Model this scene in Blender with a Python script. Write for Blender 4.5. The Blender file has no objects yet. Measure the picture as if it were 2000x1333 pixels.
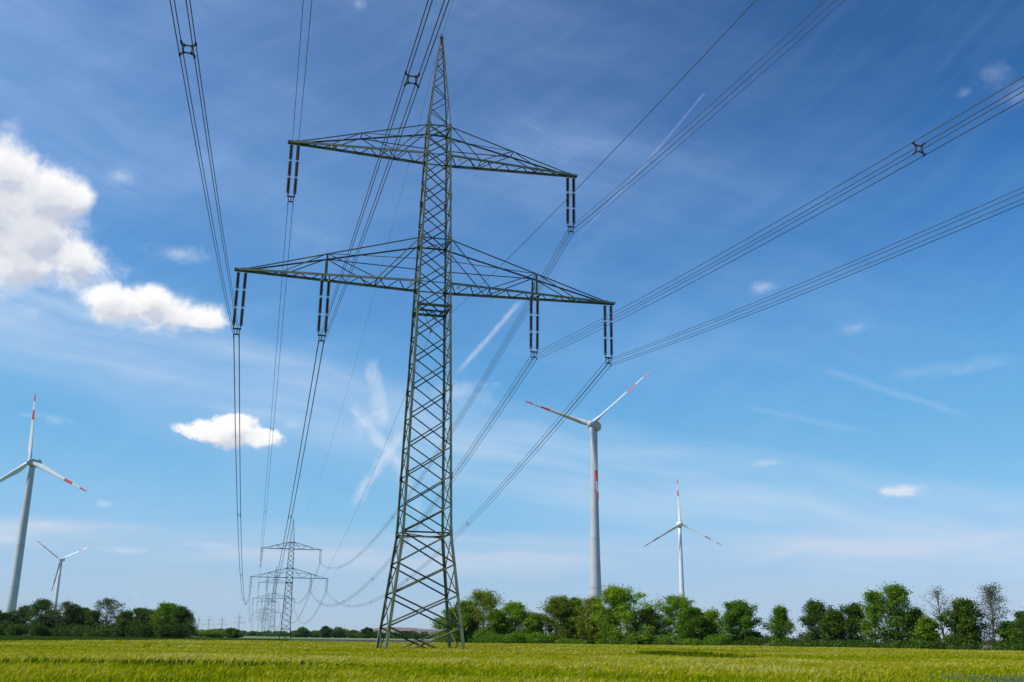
import bpy, math, random
import numpy as np
from mathutils import Vector, Matrix

# ------------------------------------------------------------------ scene, camera
scene = bpy.context.scene
COL = scene.collection
F_PX, PITCH, ROLL, CAM_H = 1988.4, 0.28391, 0.013197, 1.7
cd = bpy.data.cameras.new("camera"); cam = bpy.data.objects.new("camera", cd); COL.objects.link(cam)
fw = Vector((0, math.cos(PITCH), math.sin(PITCH))); up0 = Vector((0, -math.sin(PITCH), math.cos(PITCH)))
rt = math.cos(ROLL) * Vector((1, 0, 0)) + math.sin(ROLL) * up0
upv = -math.sin(ROLL) * Vector((1, 0, 0)) + math.cos(ROLL) * up0
m3 = Matrix((rt, upv, -fw)).transposed()
cam.matrix_world = Matrix.Translation((0, 0, CAM_H)) @ m3.to_4x4()
cd.sensor_width = 36.0; cd.lens = F_PX / 2000 * 36.0
cd.clip_start = 0.1; cd.clip_end = 60000
scene.camera = cam

# ------------------------------------------------------------------ light
SUN_AZ, SUN_EL = math.radians(-108), math.radians(46)      # azimuth from +Y, positive towards +X
sd = Vector((math.sin(SUN_AZ) * math.cos(SUN_EL), math.cos(SUN_AZ) * math.cos(SUN_EL), math.sin(SUN_EL)))
ld = bpy.data.lights.new("sun", 'SUN'); ld.energy = 4.4; ld.angle = math.radians(0.5); ld.color = (1.0, 0.95, 0.87)
sun = bpy.data.objects.new("sun", ld); COL.objects.link(sun)
sun.rotation_euler = (-sd).to_track_quat('-Z', 'Y').to_euler()
scene.view_settings.view_transform = 'Standard'; scene.view_settings.look = 'None'
scene.view_settings.exposure = 0.0; scene.view_settings.gamma = 1.0
scene.cycles.max_bounces = 6; scene.cycles.transparent_max_bounces = 8
scene.cycles.volume_bounces = 0

world = bpy.data.worlds.new("World"); scene.world = world; world.use_nodes = True
nt = world.node_tree; N = nt.nodes; LK = nt.links; N.clear()

def bearing(px, py):
    """direction (azimuth, elevation) of a point of the sky seen from the camera's place"""
    v = fw + rt * ((px - 1000) / F_PX) - upv * ((py - 666.5) / F_PX)
    return math.atan2(v.x, v.y), math.atan2(v.z, math.hypot(v.x, v.y))

def setin(node, i, v):
    if v is None: return
    if hasattr(v, 'is_linked') or isinstance(v, bpy.types.NodeSocket): LK.new(v, node.inputs[i])
    else: node.inputs[i].default_value = v
def M(op, a, b=None, c=None, clamp=False):
    n = N.new('ShaderNodeMath'); n.operation = op; n.use_clamp = clamp
    setin(n, 0, a); setin(n, 1, b); setin(n, 2, c); return n.outputs[0]
def V(op, a, b=None):
    n = N.new('ShaderNodeVectorMath'); n.operation = op; setin(n, 0, a); setin(n, 1, b)
    return n.outputs['Value'] if op in ('LENGTH', 'DOT_PRODUCT') else n.outputs[0]
def SS(x, lo, hi, a=0.0, b=1.0):
    n = N.new('ShaderNodeMapRange'); n.interpolation_type = 'SMOOTHSTEP'
    setin(n, 0, x); n.inputs[1].default_value = lo; n.inputs[2].default_value = hi
    n.inputs[3].default_value = a; n.inputs[4].default_value = b; return n.outputs[0]
def NZ(vec, scale, detail=6, rough=0.55, dist=0.0):
    n = N.new('ShaderNodeTexNoise'); n.noise_dimensions = '3D'
    LK.new(vec, n.inputs['Vector']); n.inputs['Scale'].default_value = scale
    n.inputs['Detail'].default_value = detail; n.inputs['Roughness'].default_value = rough
    n.inputs['Distortion'].default_value = dist; return n.outputs[0]
def XYZ(x, y, z=0.0):
    n = N.new('ShaderNodeCombineXYZ'); setin(n, 0, x); setin(n, 1, y); setin(n, 2, z); return n.outputs[0]
def MIX(f, a, b):
    n = N.new('ShaderNodeMix'); n.data_type = 'RGBA'; setin(n, 0, f); setin(n, 6, a); setin(n, 7, b); return n.outputs[2]
def ROT(p, ang, sx, sy, seed=0.0):
    s = N.new('ShaderNodeSeparateXYZ'); LK.new(p, s.inputs[0]); c, q = math.cos(ang), math.sin(ang)
    x = M('ADD', M('MULTIPLY', s.outputs[0], c * sx), M('MULTIPLY', s.outputs[1], q * sx))
    y = M('ADD', M('MULTIPLY', s.outputs[0], -q * sy), M('MULTIPLY', s.outputs[1], c * sy))
    return XYZ(x, y, seed)

tc = N.new('ShaderNodeTexCoord'); sx_ = N.new('ShaderNodeSeparateXYZ'); LK.new(tc.outputs['Generated'], sx_.inputs[0])
AZ = M('ARCTAN2', sx_.outputs[0], sx_.outputs[1]); EL = M('ARCSINE', sx_.outputs[2])
P = XYZ(AZ, EL)
sky = N.new('ShaderNodeTexSky'); sky.sky_type = 'NISHITA'; sky.sun_disc = False
sky.sun_elevation = SUN_EL; sky.sun_rotation = SUN_AZ
sky.altitude = 100; sky.air_density = 1.0; sky.dust_density = 0.2; sky.ozone_density = 3.0
sc_ = V('MULTIPLY', sky.outputs[0], (0.1, 0.1, 0.1))
cv = N.new('ShaderNodeRGBCurve')                       # the camera's response to a deep clear sky
def curve(c, pts):
    c.points[0].location = pts[0]; c.points[1].location = pts[-1]
    for p in pts[1:-1]: c.points.new(*p)
curve(cv.mapping.curves[0], [(0, 0), (.089, .020), (.18, .088), (.25, .155), (.347, .25), (.50, .36), (.61, .44), (1, .7)])
curve(cv.mapping.curves[1], [(0, 0), (.10, .055), (.156, .105), (.22, .21), (.309, .365), (.42, .48), (.515, .55), (.623, .58), (1, .75)])
curve(cv.mapping.curves[2], [(0, 0), (.20, .16), (.296, .32), (.38, .52), (.497, .72), (.60, .79), (.658, .83), (1, 1)])
cv.mapping.update(); LK.new(sc_, cv.inputs['Color'])
color = V('MULTIPLY', cv.outputs[0], (10, 10, 10))
SKYK = 0.1
def lin(r, g, b, k=1.0): return (r ** 2.2 * k / SKYK, g ** 2.2 * k / SKYK, b ** 2.2 * k / SKYK, 1)

# thin high veils: stretched noise, laid along the wind
warp = V('ADD', P, V('MULTIPLY', V('SUBTRACT', XYZ(NZ(P, 3.0, 3), NZ(V('ADD', P, (5, 3, 1)), 3.0, 3)), (0.5, 0.5, 0.5)), (0.10, 0.10, 0)))
v1 = NZ(ROT(warp, math.radians(-13), 1.2, 4.5, 2.3), 2.2, 8, 0.52)
v2 = NZ(ROT(warp, math.radians(24), 1.6, 4.0, 7.7), 3.2, 8, 0.56)
v3 = NZ(P, 1.6, 2, 0.5)
veil = M('MULTIPLY', M('ADD', SS(v1, 0.36, 0.80), M('MULTIPLY', SS(v2, 0.42, 0.85), 0.6)), SS(v3, 0.36, 0.62, 0.45, 1.0), clamp=True)
fine = NZ(ROT(warp, math.radians(-16), 2.0, 16.0, 4.1), 5.0, 6, 0.6)
veil = M('MULTIPLY', veil, SS(fine, 0.28, 0.72, 0.70, 1.15))
sheetv = M('MULTIPLY', SS(M('ADD', AZ, M('MULTIPLY', M('SUBTRACT', v1, .5), .5)), -0.45, 0.20, 1, 0), SS(EL, 0.22, 0.50))
wgt = SS(M('ADD', AZ, M('MULTIPLY', EL, .8)), .35, .98, 1.0, .12)
fib = SS(NZ(ROT(warp, math.radians(31), 1.8, 13.0, 8.3), 4.0, 8, 0.62), 0.38, 0.80)
veil = M('ADD', M('MULTIPLY', M('MULTIPLY', M('ADD', veil, .30), wgt), .34), M('ADD', M('MULTIPLY', sheetv, .10), M('MULTIPLY', fib, .055)), clamp=True)
color = MIX(veil, color, lin(0.66, 0.79, 0.95))
# level stratus bands just over the horizon
def band(lo, hi, soft, seed, col, k, tilt=0.0, nlo=.40, nhi=.62):
    global color
    e = M('ADD', EL, M('MULTIPLY', AZ, tilt))
    e = M('ADD', e, M('MULTIPLY', M('SUBTRACT', NZ(ROT(P, 0, 2, 10, seed), 4, 4), 0.5), 0.018))
    a = M('MULTIPLY', SS(e, lo, lo + soft), SS(e, hi - soft * .5, hi, 1, 0))
    n = SS(NZ(ROT(warp, -tilt, 1.5, 13, seed + 1), 3.0, 6, 0.5), nlo, nhi, 0.30, 1.0)
    color = MIX(M('MULTIPLY', M('MULTIPLY', a, n), k), color, col)
band(0.046, 0.104, 0.034, 3.0, lin(.84, .86, .92), .62, 0, .40, .68)
band(0.005, 0.066, 0.03, 9.0, lin(.72, .80, .87), .40)
band(0.10, 0.235, 0.07, 15.0, lin(.78, .87, .96), .56, 0.20, .30, .75)

# vapour trails
def seg(a, b, w, k, rag=0.5, scale=120.0, col=lin(.86, .91, .98), fade=True):
    """a soft straight trail between two bearings"""
    global color
    (ax, ay), (bx, by) = bearing(*a), bearing(*b)
    dx, dy = bx - ax, by - ay; L = math.hypot(dx, dy); dx /= L; dy /= L
    q = V('SUBTRACT', P, (ax, ay, 0))
    t = M('DIVIDE', V('DOT_PRODUCT', q, (dx, dy, 0)), L)
    n = M('SUBTRACT', NZ(ROT(P, math.atan2(dy, dx), 1, 1.6, w * 99), scale, 5, 0.62), 0.5)
    d = M('ADD', V('DOT_PRODUCT', q, (-dy, dx, 0)), M('MULTIPLY', n, w * rag * 2.1))
    s = M('SUBTRACT', 1.0, M('DIVIDE', M('ABSOLUTE', d), w), clamp=True)
    s = M('MULTIPLY', s, SS(M('ADD', n, .5), .25, .6, .68, 1.0))
    ends = M('MULTIPLY', SS(t, -0.03, 0.14), SS(t, 0.80, 1.04, 1, 0)) if fade else M('MULTIPLY', SS(t, -0.005, 0.01), SS(t, .6, 1.04, 1, 0))
    color = MIX(M('MULTIPLY', M('MULTIPLY', s, ends), k), color, col)
seg((1377, 180), (1100, 492), .0014, .17, .35, fade=False)
seg((1020, 584), (890, 732), .0036, .46, .6, 150)
seg((792, 838), (684, 992), .0070, .50, .9, 80)
seg((683, 790), (800, 930), .0075, .50, .9, 80)
seg((770, 890), (826, 1010), .0080, .24, 1.0, 70)
seg((724, 700), (754, 842), .0100, .42, 1.2, 80)
seg((758, 800), (686, 842), .0120, .32, 1.2, 80)
seg((1600, 720), (1900, 815), .0050, .14, .9, 50)
seg((1440, 790), (1720, 850), .0040, .10, .9, 50)
seg((1740, 735), (1990, 700), .0080, .14, 1.2, 40)

# cumulus: soft unions of ellipses eaten by noise; (px, py, rx, ry) are only read as bearings
def cumulus(blobs, amp, scale, lo=0.0, hi=0.22, k=1.0, shade=0.8, white=(1.0, 1.0, 1.0), grey=(.78, .81, .87), seed=0.0):
    global color
    def field(p, det):
        f = None
        for (x, y, rx, ry) in blobs:
            a, e = bearing(x, y); s = 1 / F_PX * 0.97
            d = V('LENGTH', V('MULTIPLY', V('SUBTRACT', p, (a, e, 0)), (1 / (rx * s), 1 / (ry * s), 1)))
            g = M('SUBTRACT', 1.0, d)
            if f is None: f = g
            else:
                n = N.new('ShaderNodeMath'); n.operation = 'SMOOTH_MAX'; LK.new(f, n.inputs[0]); LK.new(g, n.inputs[1]); n.inputs[2].default_value = 0.25; f = n.outputs[0]
        q = V('ADD', p, (0, 0, seed))
        n1 = NZ(V('MULTIPLY', q, (1, 1.25, 1)), scale, det, 0.60, 0.25)
        n2 = NZ(V('MULTIPLY', q, (1, 1.1, 1)), scale * 4.0, 6, 0.65)
        f = M('ADD', f, M('MULTIPLY', M('SUBTRACT', n1, 0.52), amp))
        return M('ADD', f, M('MULTIPLY', M('SUBTRACT', n2, 0.5), amp * .34))
    f0 = field(P, 9)
    f1 = field(V('ADD', P, (-0.006, 0.014, 0)), 4)
    a = M('MULTIPLY', SS(f0, lo, hi), k)
    g = M('ADD', SS(f1, .12, .85, 0, .8), SS(M('SUBTRACT', f1, f0), -.05, .35, 0, .45))
    g = M('MULTIPLY', g, shade, clamp=True)
    c = MIX(g, lin(*white), lin(*grey))
    c = MIX(SS(a, 0, .95), lin(.80, .87, .97), c)
    color = MIX(a, color, c)
cumulus([(0, 330, 100, 85), (-30, 420, 165, 140), (100, 380, 92, 60), (50, 460, 160, 95), (140, 500, 92, 54), (40, 510, 180, 74), (145, 388, 50, 44)], 1.35, 16, .0, .60, 1.0, .85, seed=1.3)
cumulus([(240, 598, 100, 52), (320, 612, 125, 52), (395, 622, 70, 36), (205, 580, 60, 40), (300, 585, 70, 36)], 1.35, 19, .03, .62, 1.0, .72, seed=5.1)
cumulus([(448, 840, 84, 40), (400, 842, 66, 28), (505, 854, 64, 26), (452, 826, 40, 24)], 1.25, 38, 0.05, .42, 1.0, .7, seed=4.7)
cumulus([(900, 766, 110, 52), (1488, 563, 44, 20), (1672, 640, 50, 22)], 1.8, 42, .14, 1.1, .36, .2, (.97, .95, .97), (.88, .88, .93), seed=9.1)
cumulus([(1757, 960, 60, 20)], 1.3, 60, .05, .8, .62, .4, (1, .98, .97), (.84, .85, .9), seed=2.2)
cumulus([(235, 345, 44, 28), (345, 495, 85, 30), (115, 820, 50, 22), (60, 604, 58, 26), (570, 830, 36, 16), (700, 8, 36, 20), (20, 245, 48, 26), (60, 812, 40, 14)],
        2.0, 36, .15, 1.35, .42, .1, (.95, .96, 1), (.9, .92, .97), seed=6.0)
cumulus([(1945, 150, 60, 40), (1985, 190, 60, 50), (1885, 182, 24, 16)], 2.0, 36, .15, 1.35, .20, .1, (.95, .96, 1), (.9, .92, .97), seed=16.0)
cumulus([(202, 984, 28, 11), (82, 1024, 38, 10), (20, 1053, 36, 10), (266, 1162, 18, 7), (240, 1075, 70, 11), (420, 1065, 80, 11), (1500, 905, 60, 12)], 1.5, 66, .10, 1.0, .38, .2,
        (.97, .93, .94), (.85, .85, .9), seed=3.0)
bg = N.new('ShaderNodeBackground'); bg.inputs['Strength'].default_value = SKYK
wo = N.new('ShaderNodeOutputWorld'); LK.new(color, bg.inputs['Color']); LK.new(bg.outputs[0], wo.inputs['Surface'])
world.cycles.sampling_method = 'MANUAL'; world.cycles.sample_map_resolution = 512

# ------------------------------------------------------------------ helpers
def tag(o, label=None, cat=None, group=None, kind=None):
    if label: o['label'] = label
    if cat: o['category'] = cat
    if group: o['group'] = group
    if kind: o['kind'] = kind
    return o
def empty(name, loc=(0, 0, 0), rz=0.0, label=None, cat=None, group=None):
    o = bpy.data.objects.new(name, None); COL.objects.link(o); o.location = loc; o.rotation_euler = (0, 0, rz)
    o.empty_display_size = 0.5
    return tag(o, label, cat, group)
def link(name, me, parent=None, loc=None):
    o = bpy.data.objects.new(name, me); COL.objects.link(o)
    if parent is not None: o.parent = parent
    if loc is not None: o.location = loc
    return o
def copy_tree(o, parent=None):
    c = o.copy(); COL.objects.link(c); c.parent = parent
    for ch in list(o.children): copy_tree(ch, c)
    return c
def np_mesh(name, verts, faces, mat, smooth=False, mats=None, mi=None):
    """verts (n,3) array, faces (m,k) array of one size k"""
    me = bpy.data.meshes.new(name); verts = np.asarray(verts, np.float32); faces = np.asarray(faces, np.int32)
    m, k = faces.shape
    me.vertices.add(len(verts)); me.vertices.foreach_set('co', verts.ravel())
    me.loops.add(m * k); me.loops.foreach_set('vertex_index', faces.ravel())
    me.polygons.add(m); me.polygons.foreach_set('loop_start', np.arange(0, m * k, k, dtype=np.int32))
    me.polygons.foreach_set('loop_total', np.full(m, k, np.int32))
    for x in (mats or [mat]): me.materials.append(x)
    if mi is not None: me.polygons.foreach_set('material_index', np.asarray(mi, np.int32))
    me.polygons.foreach_set('use_smooth', np.full(m, smooth, bool))
    me.update(calc_edges=True); return me

class MB:
    def __init__(s): s.v = []; s.f = []; s.m = []
    def add(s, vs, fs, mi=0):
        b = len(s.v); s.v += [tuple(v) for v in vs]; s.f += [tuple(b + i for i in f) for f in fs]; s.m += [mi] * len(fs)
    def box(s, c, d, R=None, mi=0):
        c = Vector(c); vs = []
        for i in (-.5, .5):
            for j in (-.5, .5):
                for k in (-.5, .5):
                    p = Vector((i * d[0], j * d[1], k * d[2])); vs.append(c + (R @ p if R else p))
        s.add(vs, [(0, 1, 3, 2), (4, 6, 7, 5), (0, 4, 5, 1), (2, 3, 7, 6), (0, 2, 6, 4), (1, 5, 7, 3)], mi)
    def prism(s, p0, p1, sec, xa, ya, mi=0):
        p0, p1 = Vector(p0), Vector(p1); n = len(sec)
        vs = [p0 + xa * a + ya * b for a, b in sec] + [p1 + xa * a + ya * b for a, b in sec]
        s.add(vs, [(i, (i + 1) % n, n + (i + 1) % n, n + i) for i in range(n)] + [tuple(range(n))[::-1], tuple(range(n, 2 * n))], mi)
    def angle(s, p0, p1, w, t, out, mi=0):
        """steel angle (L section), its two flanges opening away from `out`"""
        p0, p1 = Vector(p0), Vector(p1); d = (p1 - p0).normalized(); out = Vector(out)
        o = out - d * out.dot(d)
        if o.length < 1e-4: o = d.orthogonal()
        o.normalize(); q = d.cross(o)
        xa = (-o + q).normalized(); ya = (-o - q).normalized()
        s.prism(p0, p1, [(0, 0), (w, 0), (w, t), (t, t), (t, w), (0, w)], xa, ya, mi)
    def bar(s, p0, p1, w, h, side, mi=0):
        p0, p1 = Vector(p0), Vector(p1); d = (p1 - p0).normalized(); side = Vector(side); a = side - d * side.dot(d)
        if a.length < 1e-4: a = d.orthogonal()
        a.normalize(); b = d.cross(a)
        s.prism(p0, p1, [(-w / 2, -h / 2), (w / 2, -h / 2), (w / 2, h / 2), (-w / 2, h / 2)], a, b, mi)
    def tube(s, pts, r, n=6, mi=0, caps=True):
        pts = [Vector(p) for p in pts]; rs = r if isinstance(r, (list, tuple)) else [r] * len(pts)
        vs = []; a = None
        for i, p in enumerate(pts):
            d = (pts[min(i + 1, len(pts) - 1)] - pts[max(i - 1, 0)]).normalized()
            if a is None: a = d.orthogonal().normalized()
            a = (a - d * a.dot(d)).normalized(); b = d.cross(a)
            for k in range(n):
                t = 2 * math.pi * k / n; vs.append(p + (a * math.cos(t) + b * math.sin(t)) * rs[i])
        fs = [(i * n + k, i * n + (k + 1) % n, (i + 1) * n + (k + 1) % n, (i + 1) * n + k) for i in range(len(pts) - 1) for k in range(n)]
        if caps: fs += [tuple(range(n))[::-1], tuple((len(pts) - 1) * n + k for k in range(n))]
        s.add(vs, fs, mi)
    def lathe(s, prof, n=10, o=(0, 0, 0), mi=0):
        vs = [(o[0] + r * math.cos(2 * math.pi * k / n), o[1] + r * math.sin(2 * math.pi * k / n), o[2] + z) for r, z in prof for k in range(n)]
        m = len(prof); fs = [(i * n + k, i * n + (k + 1) % n, (i + 1) * n + (k + 1) % n, (i + 1) * n + k) for i in range(m - 1) for k in range(n)]
        fs += [tuple(range(n))[::-1], tuple((m - 1) * n + k for k in range(n))]
        s.add(vs, fs, mi)
    def mesh(s, name, mats, smooth=False):
        me = bpy.data.meshes.new(name); me.from_pydata(s.v, [], s.f)
        for m in (mats if isinstance(mats, (list, tuple)) else [mats]): me.materials.append(m)
        me.polygons.foreach_set('material_index', s.m)
        me.polygons.foreach_set('use_smooth', [smooth] * len(s.f)); me.update(); return me
    def build(s, name, mats, parent=None, smooth=False, loc=None):
        return link(name, s.mesh(name, mats, smooth), parent, loc)

# ------------------------------------------------------------------ materials
def material(name, col, rough=0.6, col2=None, nscale=3.0, nlo=.35, nhi=.65, metal=0.0, spec=.5, coord='Object', bump=0.0, stretch=(1, 1, 1), detail=5, trans=0.0, hue=0.0, tcol=None):
    m = bpy.data.materials.new(name); m.use_nodes = True; n = m.node_tree.nodes; l = m.node_tree.links
    b = n['Principled BSDF']; b.inputs['Roughness'].default_value = rough; b.inputs['Metallic'].default_value = metal
    b.inputs['Specular IOR Level'].default_value = spec; b.inputs['Base Color'].default_value = (*col, 1)
    out = b.inputs['Base Color']; src = None
    if col2 or bump:
        t = n.new('ShaderNodeTexCoord'); mp = n.new('ShaderNodeMapping'); mp.inputs['Scale'].default_value = stretch
        if coord == 'World':
            g = n.new('ShaderNodeNewGeometry'); l.new(g.outputs['Position'], mp.inputs[0])
        else: l.new(t.outputs[coord], mp.inputs[0])
        z = n.new('ShaderNodeTexNoise'); z.inputs['Scale'].default_value = nscale; z.inputs['Detail'].default_value = detail; l.new(mp.outputs[0], z.inputs['Vector'])
        if col2:
            r = n.new('ShaderNodeMapRange'); l.new(z.outputs[0], r.inputs[0]); r.inputs[1].default_value = nlo; r.inputs[2].default_value = nhi
            x = n.new('ShaderNodeMix'); x.data_type = 'RGBA'; l.new(r.outputs[0], x.inputs[0]); x.inputs[6].default_value = (*col, 1); x.inputs[7].default_value = (*col2, 1)
            src = x.outputs[2]
        if bump:
            u = n.new('ShaderNodeBump'); u.inputs['Strength'].default_value = bump; l.new(z.outputs[0], u.inputs['Height']); l.new(u.outputs[0], b.inputs['Normal'])
    if hue:
        oi = n.new('ShaderNodeObjectInfo'); h = n.new('ShaderNodeHueSaturation')
        a = n.new('ShaderNodeMapRange'); l.new(oi.outputs['Random'], a.inputs[0]); a.inputs[3].default_value = .5 - hue; a.inputs[4].default_value = .5 + hue
        v = n.new('ShaderNodeMapRange'); l.new(oi.outputs['Random'], v.inputs[0]); v.inputs[3].default_value = 1.15; v.inputs[4].default_value = .85
        if src: l.new(src, h.inputs['Color'])
        else: h.inputs['Color'].default_value = (*col, 1)
        l.new(a.outputs[0], h.inputs['Hue']); l.new(v.outputs[0], h.inputs['Value']); src = h.outputs[0]
    if src: l.new(src, out)
    if trans:
        tr = n.new('ShaderNodeBsdfTranslucent'); mx = n.new('ShaderNodeMixShader'); mx.inputs[0].default_value = trans
        tr.inputs['Color'].default_value = (*(tcol or col), 1)
        l.new(b.outputs[0], mx.inputs[1]); l.new(tr.outputs[0], mx.inputs[2]); l.new(mx.outputs[0], n['Material Output'].inputs['Surface'])
    return m
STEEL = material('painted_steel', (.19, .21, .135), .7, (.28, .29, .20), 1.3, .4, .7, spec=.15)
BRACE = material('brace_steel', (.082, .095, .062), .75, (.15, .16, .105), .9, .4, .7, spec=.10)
STEEL_PALE = material('galvanised_steel', (.30, .31, .24), .5, (.42, .42, .34), 2.0, spec=.4)
STEEL_DARK = material('dark_fitting_steel', (.035, .032, .03), .5, (.09, .06, .045), 9)
STEEL_FAR = material('dark_far_steel', (.028, .034, .030), .8, (.05, .055, .045), .8, spec=.05)  # darker version of the pylon steel, for all pylons beyond the nearest
PORCELAIN = material('brown_porcelain', (.030, .016, .014), .22, (.055, .03, .025), 6, spec=.5)
CAPMETAL = material('insulator_cap_metal', (.38, .38, .36), .4, (.35, .34, .32), 12, metal=.3)
ALU = material('conductor_aluminium', (.06, .065, .07), .5, (.11, .115, .12), .7, metal=.2)
PLATE = material('number_plate_enamel', (.62, .66, .66), .4, (.45, .48, .5), 30)
YTAG = material('yellow_enamel', (.75, .55, .05), .5, (.6, .42, .05), 20)
WHITE = material('turbine_white', (.74, .75, .74), .38, (.68, .69, .68), .35, spec=.45)
GREYW = material('turbine_grey', (.50, .52, .54), .42, (.44, .46, .48), .25, spec=.45)
RED = material('turbine_red', (.62, .055, .03), .4, (.55, .06, .035), 1.5)
DARKG = material('turbine_dark', (.06, .065, .07), .5, (.1, .1, .1), 3)
JOINT = material('tower_joint', (.36, .38, .39), .5, (.30, .31, .33), 1.0)
BARK = material('bark', (.060, .048, .036), .9, (.11, .095, .075), 4, bump=.4, stretch=(1, 1, .25))
BARKG = material('grey_bark', (.13, .12, .10), .9, (.20, .19, .16), 4, bump=.4, stretch=(1, 1, .25))

# ------------------------------------------------------------------ ground
def sheet(name, poly, z, mat, kind='structure'):
    me = bpy.data.meshes.new(name); me.from_pydata([(x, y, z) for x, y in poly], [], [tuple(range(len(poly)))]); me.materials.append(mat); me.update()
    return tag(link(name, me), kind=kind)
G0 = material('farmland', (.09, .12, .045), .95, (.16, .15, .07), .004, coord='World', spec=.1, detail=8)
SOILD = material('bare_field', (.055, .052, .044), .95, (.085, .08, .06), .02, coord='World', spec=.05, detail=8, stretch=(.2, 1, 1))
PALE = material('young_crop', (.13, .20, .075), .95, (.19, .25, .11), .01, coord='World', spec=.05, detail=8)
DKGRN = material('dark_crop', (.045, .085, .020), .95, (.06, .105, .028), .03, coord='World', spec=.05, detail=8)
VERGE = material('grass_verge', (.06, .11, .022), .95, (.10, .13, .035), .5, coord='World', spec=.05, detail=8)
sheet('ground', [(-30000, -500), (30000, -500), (30000, 40000), (-30000, 40000)], 0.0, G0)
sheet('bare_field', [(-140, 156), (42, 180), (60, 330), (60, 520), (-250, 520), (-160, 300)], .02, SOILD)
sheet('young_crop_field', [(-330, 520), (150, 520), (200, 1000), (-500, 1000)], .024, PALE)
sheet('dark_crop_field', [(-420, -8), (-47.5, -8), (-46.5, 152), (-62, 330), (-90, 540), (-420, 540)], .028, DKGRN)
sheet('field_margin', [(-20, 205), (40, 196), (90, 165), (300, 120), (300, 260), (60, 300), (-20, 300)], .032, VERGE)

# barley: real blades and ears standing over a soil sheet
soil = material('barley_soil', (.06, .09, .008), .95, (.09, .11, .012), .6, coord='World', spec=.05)
BAR_POLY = [(-47, -8), (330, -8), (330, 70), (76, 140), (48, 196), (6, 176), (-28, 158), (-46, 152)]
sheet('barley_field', BAR_POLY, .012, soil)
def inside(x, y, poly):
    r = np.zeros(len(x), bool); n = len(poly)
    for i in range(n):
        (x1, y1), (x2, y2) = poly[i], poly[(i + 1) % n]
        c = ((y1 > y) != (y2 > y)) & (x < (x2 - x1) * (y - y1) / (y2 - y1 + 1e-12) + x1); r ^= c
    return r
rng = np.random.default_rng(7)
HOLES = [(10.9, 62.5, 1.9, 12), (12.9, 65, 1.5, 8), (9.6, 66, .9, 8), (-28.5, 76, .8, 7), (-23.6, 70, 1.0, 6), (-9.5, 31, 4.5, 1.5), (-12.5, 30, 3, 1.2)]
CROP2 = [(-130, 20), (-48, 20), (-47, 152), (-62, 300), (-160, 300)]
def lowfreq(x, y):
    return (np.sin(x * .31 + 1.7 * np.sin(y * .11)) * .35 + np.sin(y * .42 + x * .05 + 2 * np.sin(x * .07)) * .5 + np.sin(x * .9 + y * 1.3) * .2
            + np.sin(y * .17 - x * .02 + 1.) * .4)
def vnoise(x, y, cell, seed):
    g = np.random.default_rng(seed).random((256, 256)); u = x / cell + 97.3; v = y / cell * .8 + 51.7; i = np.floor(u).astype(int); j = np.floor(v).astype(int)
    a = u - i; b = v - j; a = a * a * (3 - 2 * a); b = b * b * (3 - 2 * b); G = lambda p, q: g[p % 256, q % 256]
    return ((G(i, j) * (1 - a) + G(i + 1, j) * a) * (1 - b) + (G(i, j + 1) * (1 - a) + G(i + 1, j + 1) * a) * b) - .5
def field_pts(d0, d1, dens, poly=None):
    A = (d1 * d1 - d0 * d0) * .5 * 1.22; n = int(A * dens)
    d = np.sqrt(rng.random(n) * (d1 * d1 - d0 * d0) + d0 * d0); a = (rng.random(n) - .5) * 1.22
    x = d * a; y = d; k = inside(x, y, poly or BAR_POLY); return x[k], y[k]
def blades(x, y, hmin, hmax, w, lean, ears, tone):
    """every plant: one narrow two-segment blade; ears: a fat awned tip that nods"""
    n = len(x); h = hmin + (hmax - hmin) * rng.random(n); lf = lowfreq(x, y)
    lf = lf + 1.3 * vnoise(x, y, .7, 3) + 1.5 * vnoise(x, y, 2.6, 4) + 1.2 * vnoise(x, y, 9., 5); h += .04 * lf
    for hx, hy, rx, ry in HOLES:
        q = ((x - hx) / rx) ** 2 + ((y - hy) / ry) ** 2; h = np.where(q < 1 + .35 * rng.random(n), h * .42, h)
    a = rng.random(n) * 2 * np.pi; wind = .55
    dx = np.cos(a) * lean * rng.random(n) + wind * lean; dy = np.sin(a) * lean * rng.random(n)
    t = rng.random(n) * np.pi; ux = np.cos(t) * w; uy = np.sin(t) * .5 * w
    b = np.stack([x, y, np.zeros(n)], 1); U = np.stack([ux, uy, 0 * ux], 1)
    if ears:
        z0 = h - .17; m = np.stack([x + dx * .45, y + dy * .45, z0], 1); e = np.stack([x + dx * .8, y + dy * .8, h - .05], 1); tip = np.stack([x + dx * 1.5, y + dy * 1.5, h + .02 * rng.standard_normal(n)], 1)
        V_ = np.concatenate([m - U * .3, m + U * .3, e + U, tip, e - U], 0)
        f = np.stack([np.arange(n), np.arange(n) + n, np.arange(n) + 2 * n, np.arange(n) + 3 * n, np.arange(n) + 4 * n], 1)
        return V_, f, n, lf
    m = np.stack([x + dx * .5, y + dy * .5, h * .6], 1); tip = np.stack([x + dx * 1.3, y + dy * 1.3, h], 1); b = np.stack([x, y, h * .12], 1)
    V_ = np.concatenate([b - U, b + U, m + U, tip, m - U], 0)
    f = np.stack([np.arange(n), np.arange(n) + n, np.arange(n) + 2 * n, np.arange(n) + 3 * n, np.arange(n) + 4 * n], 1)
    return V_, f, n, lf
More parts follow.
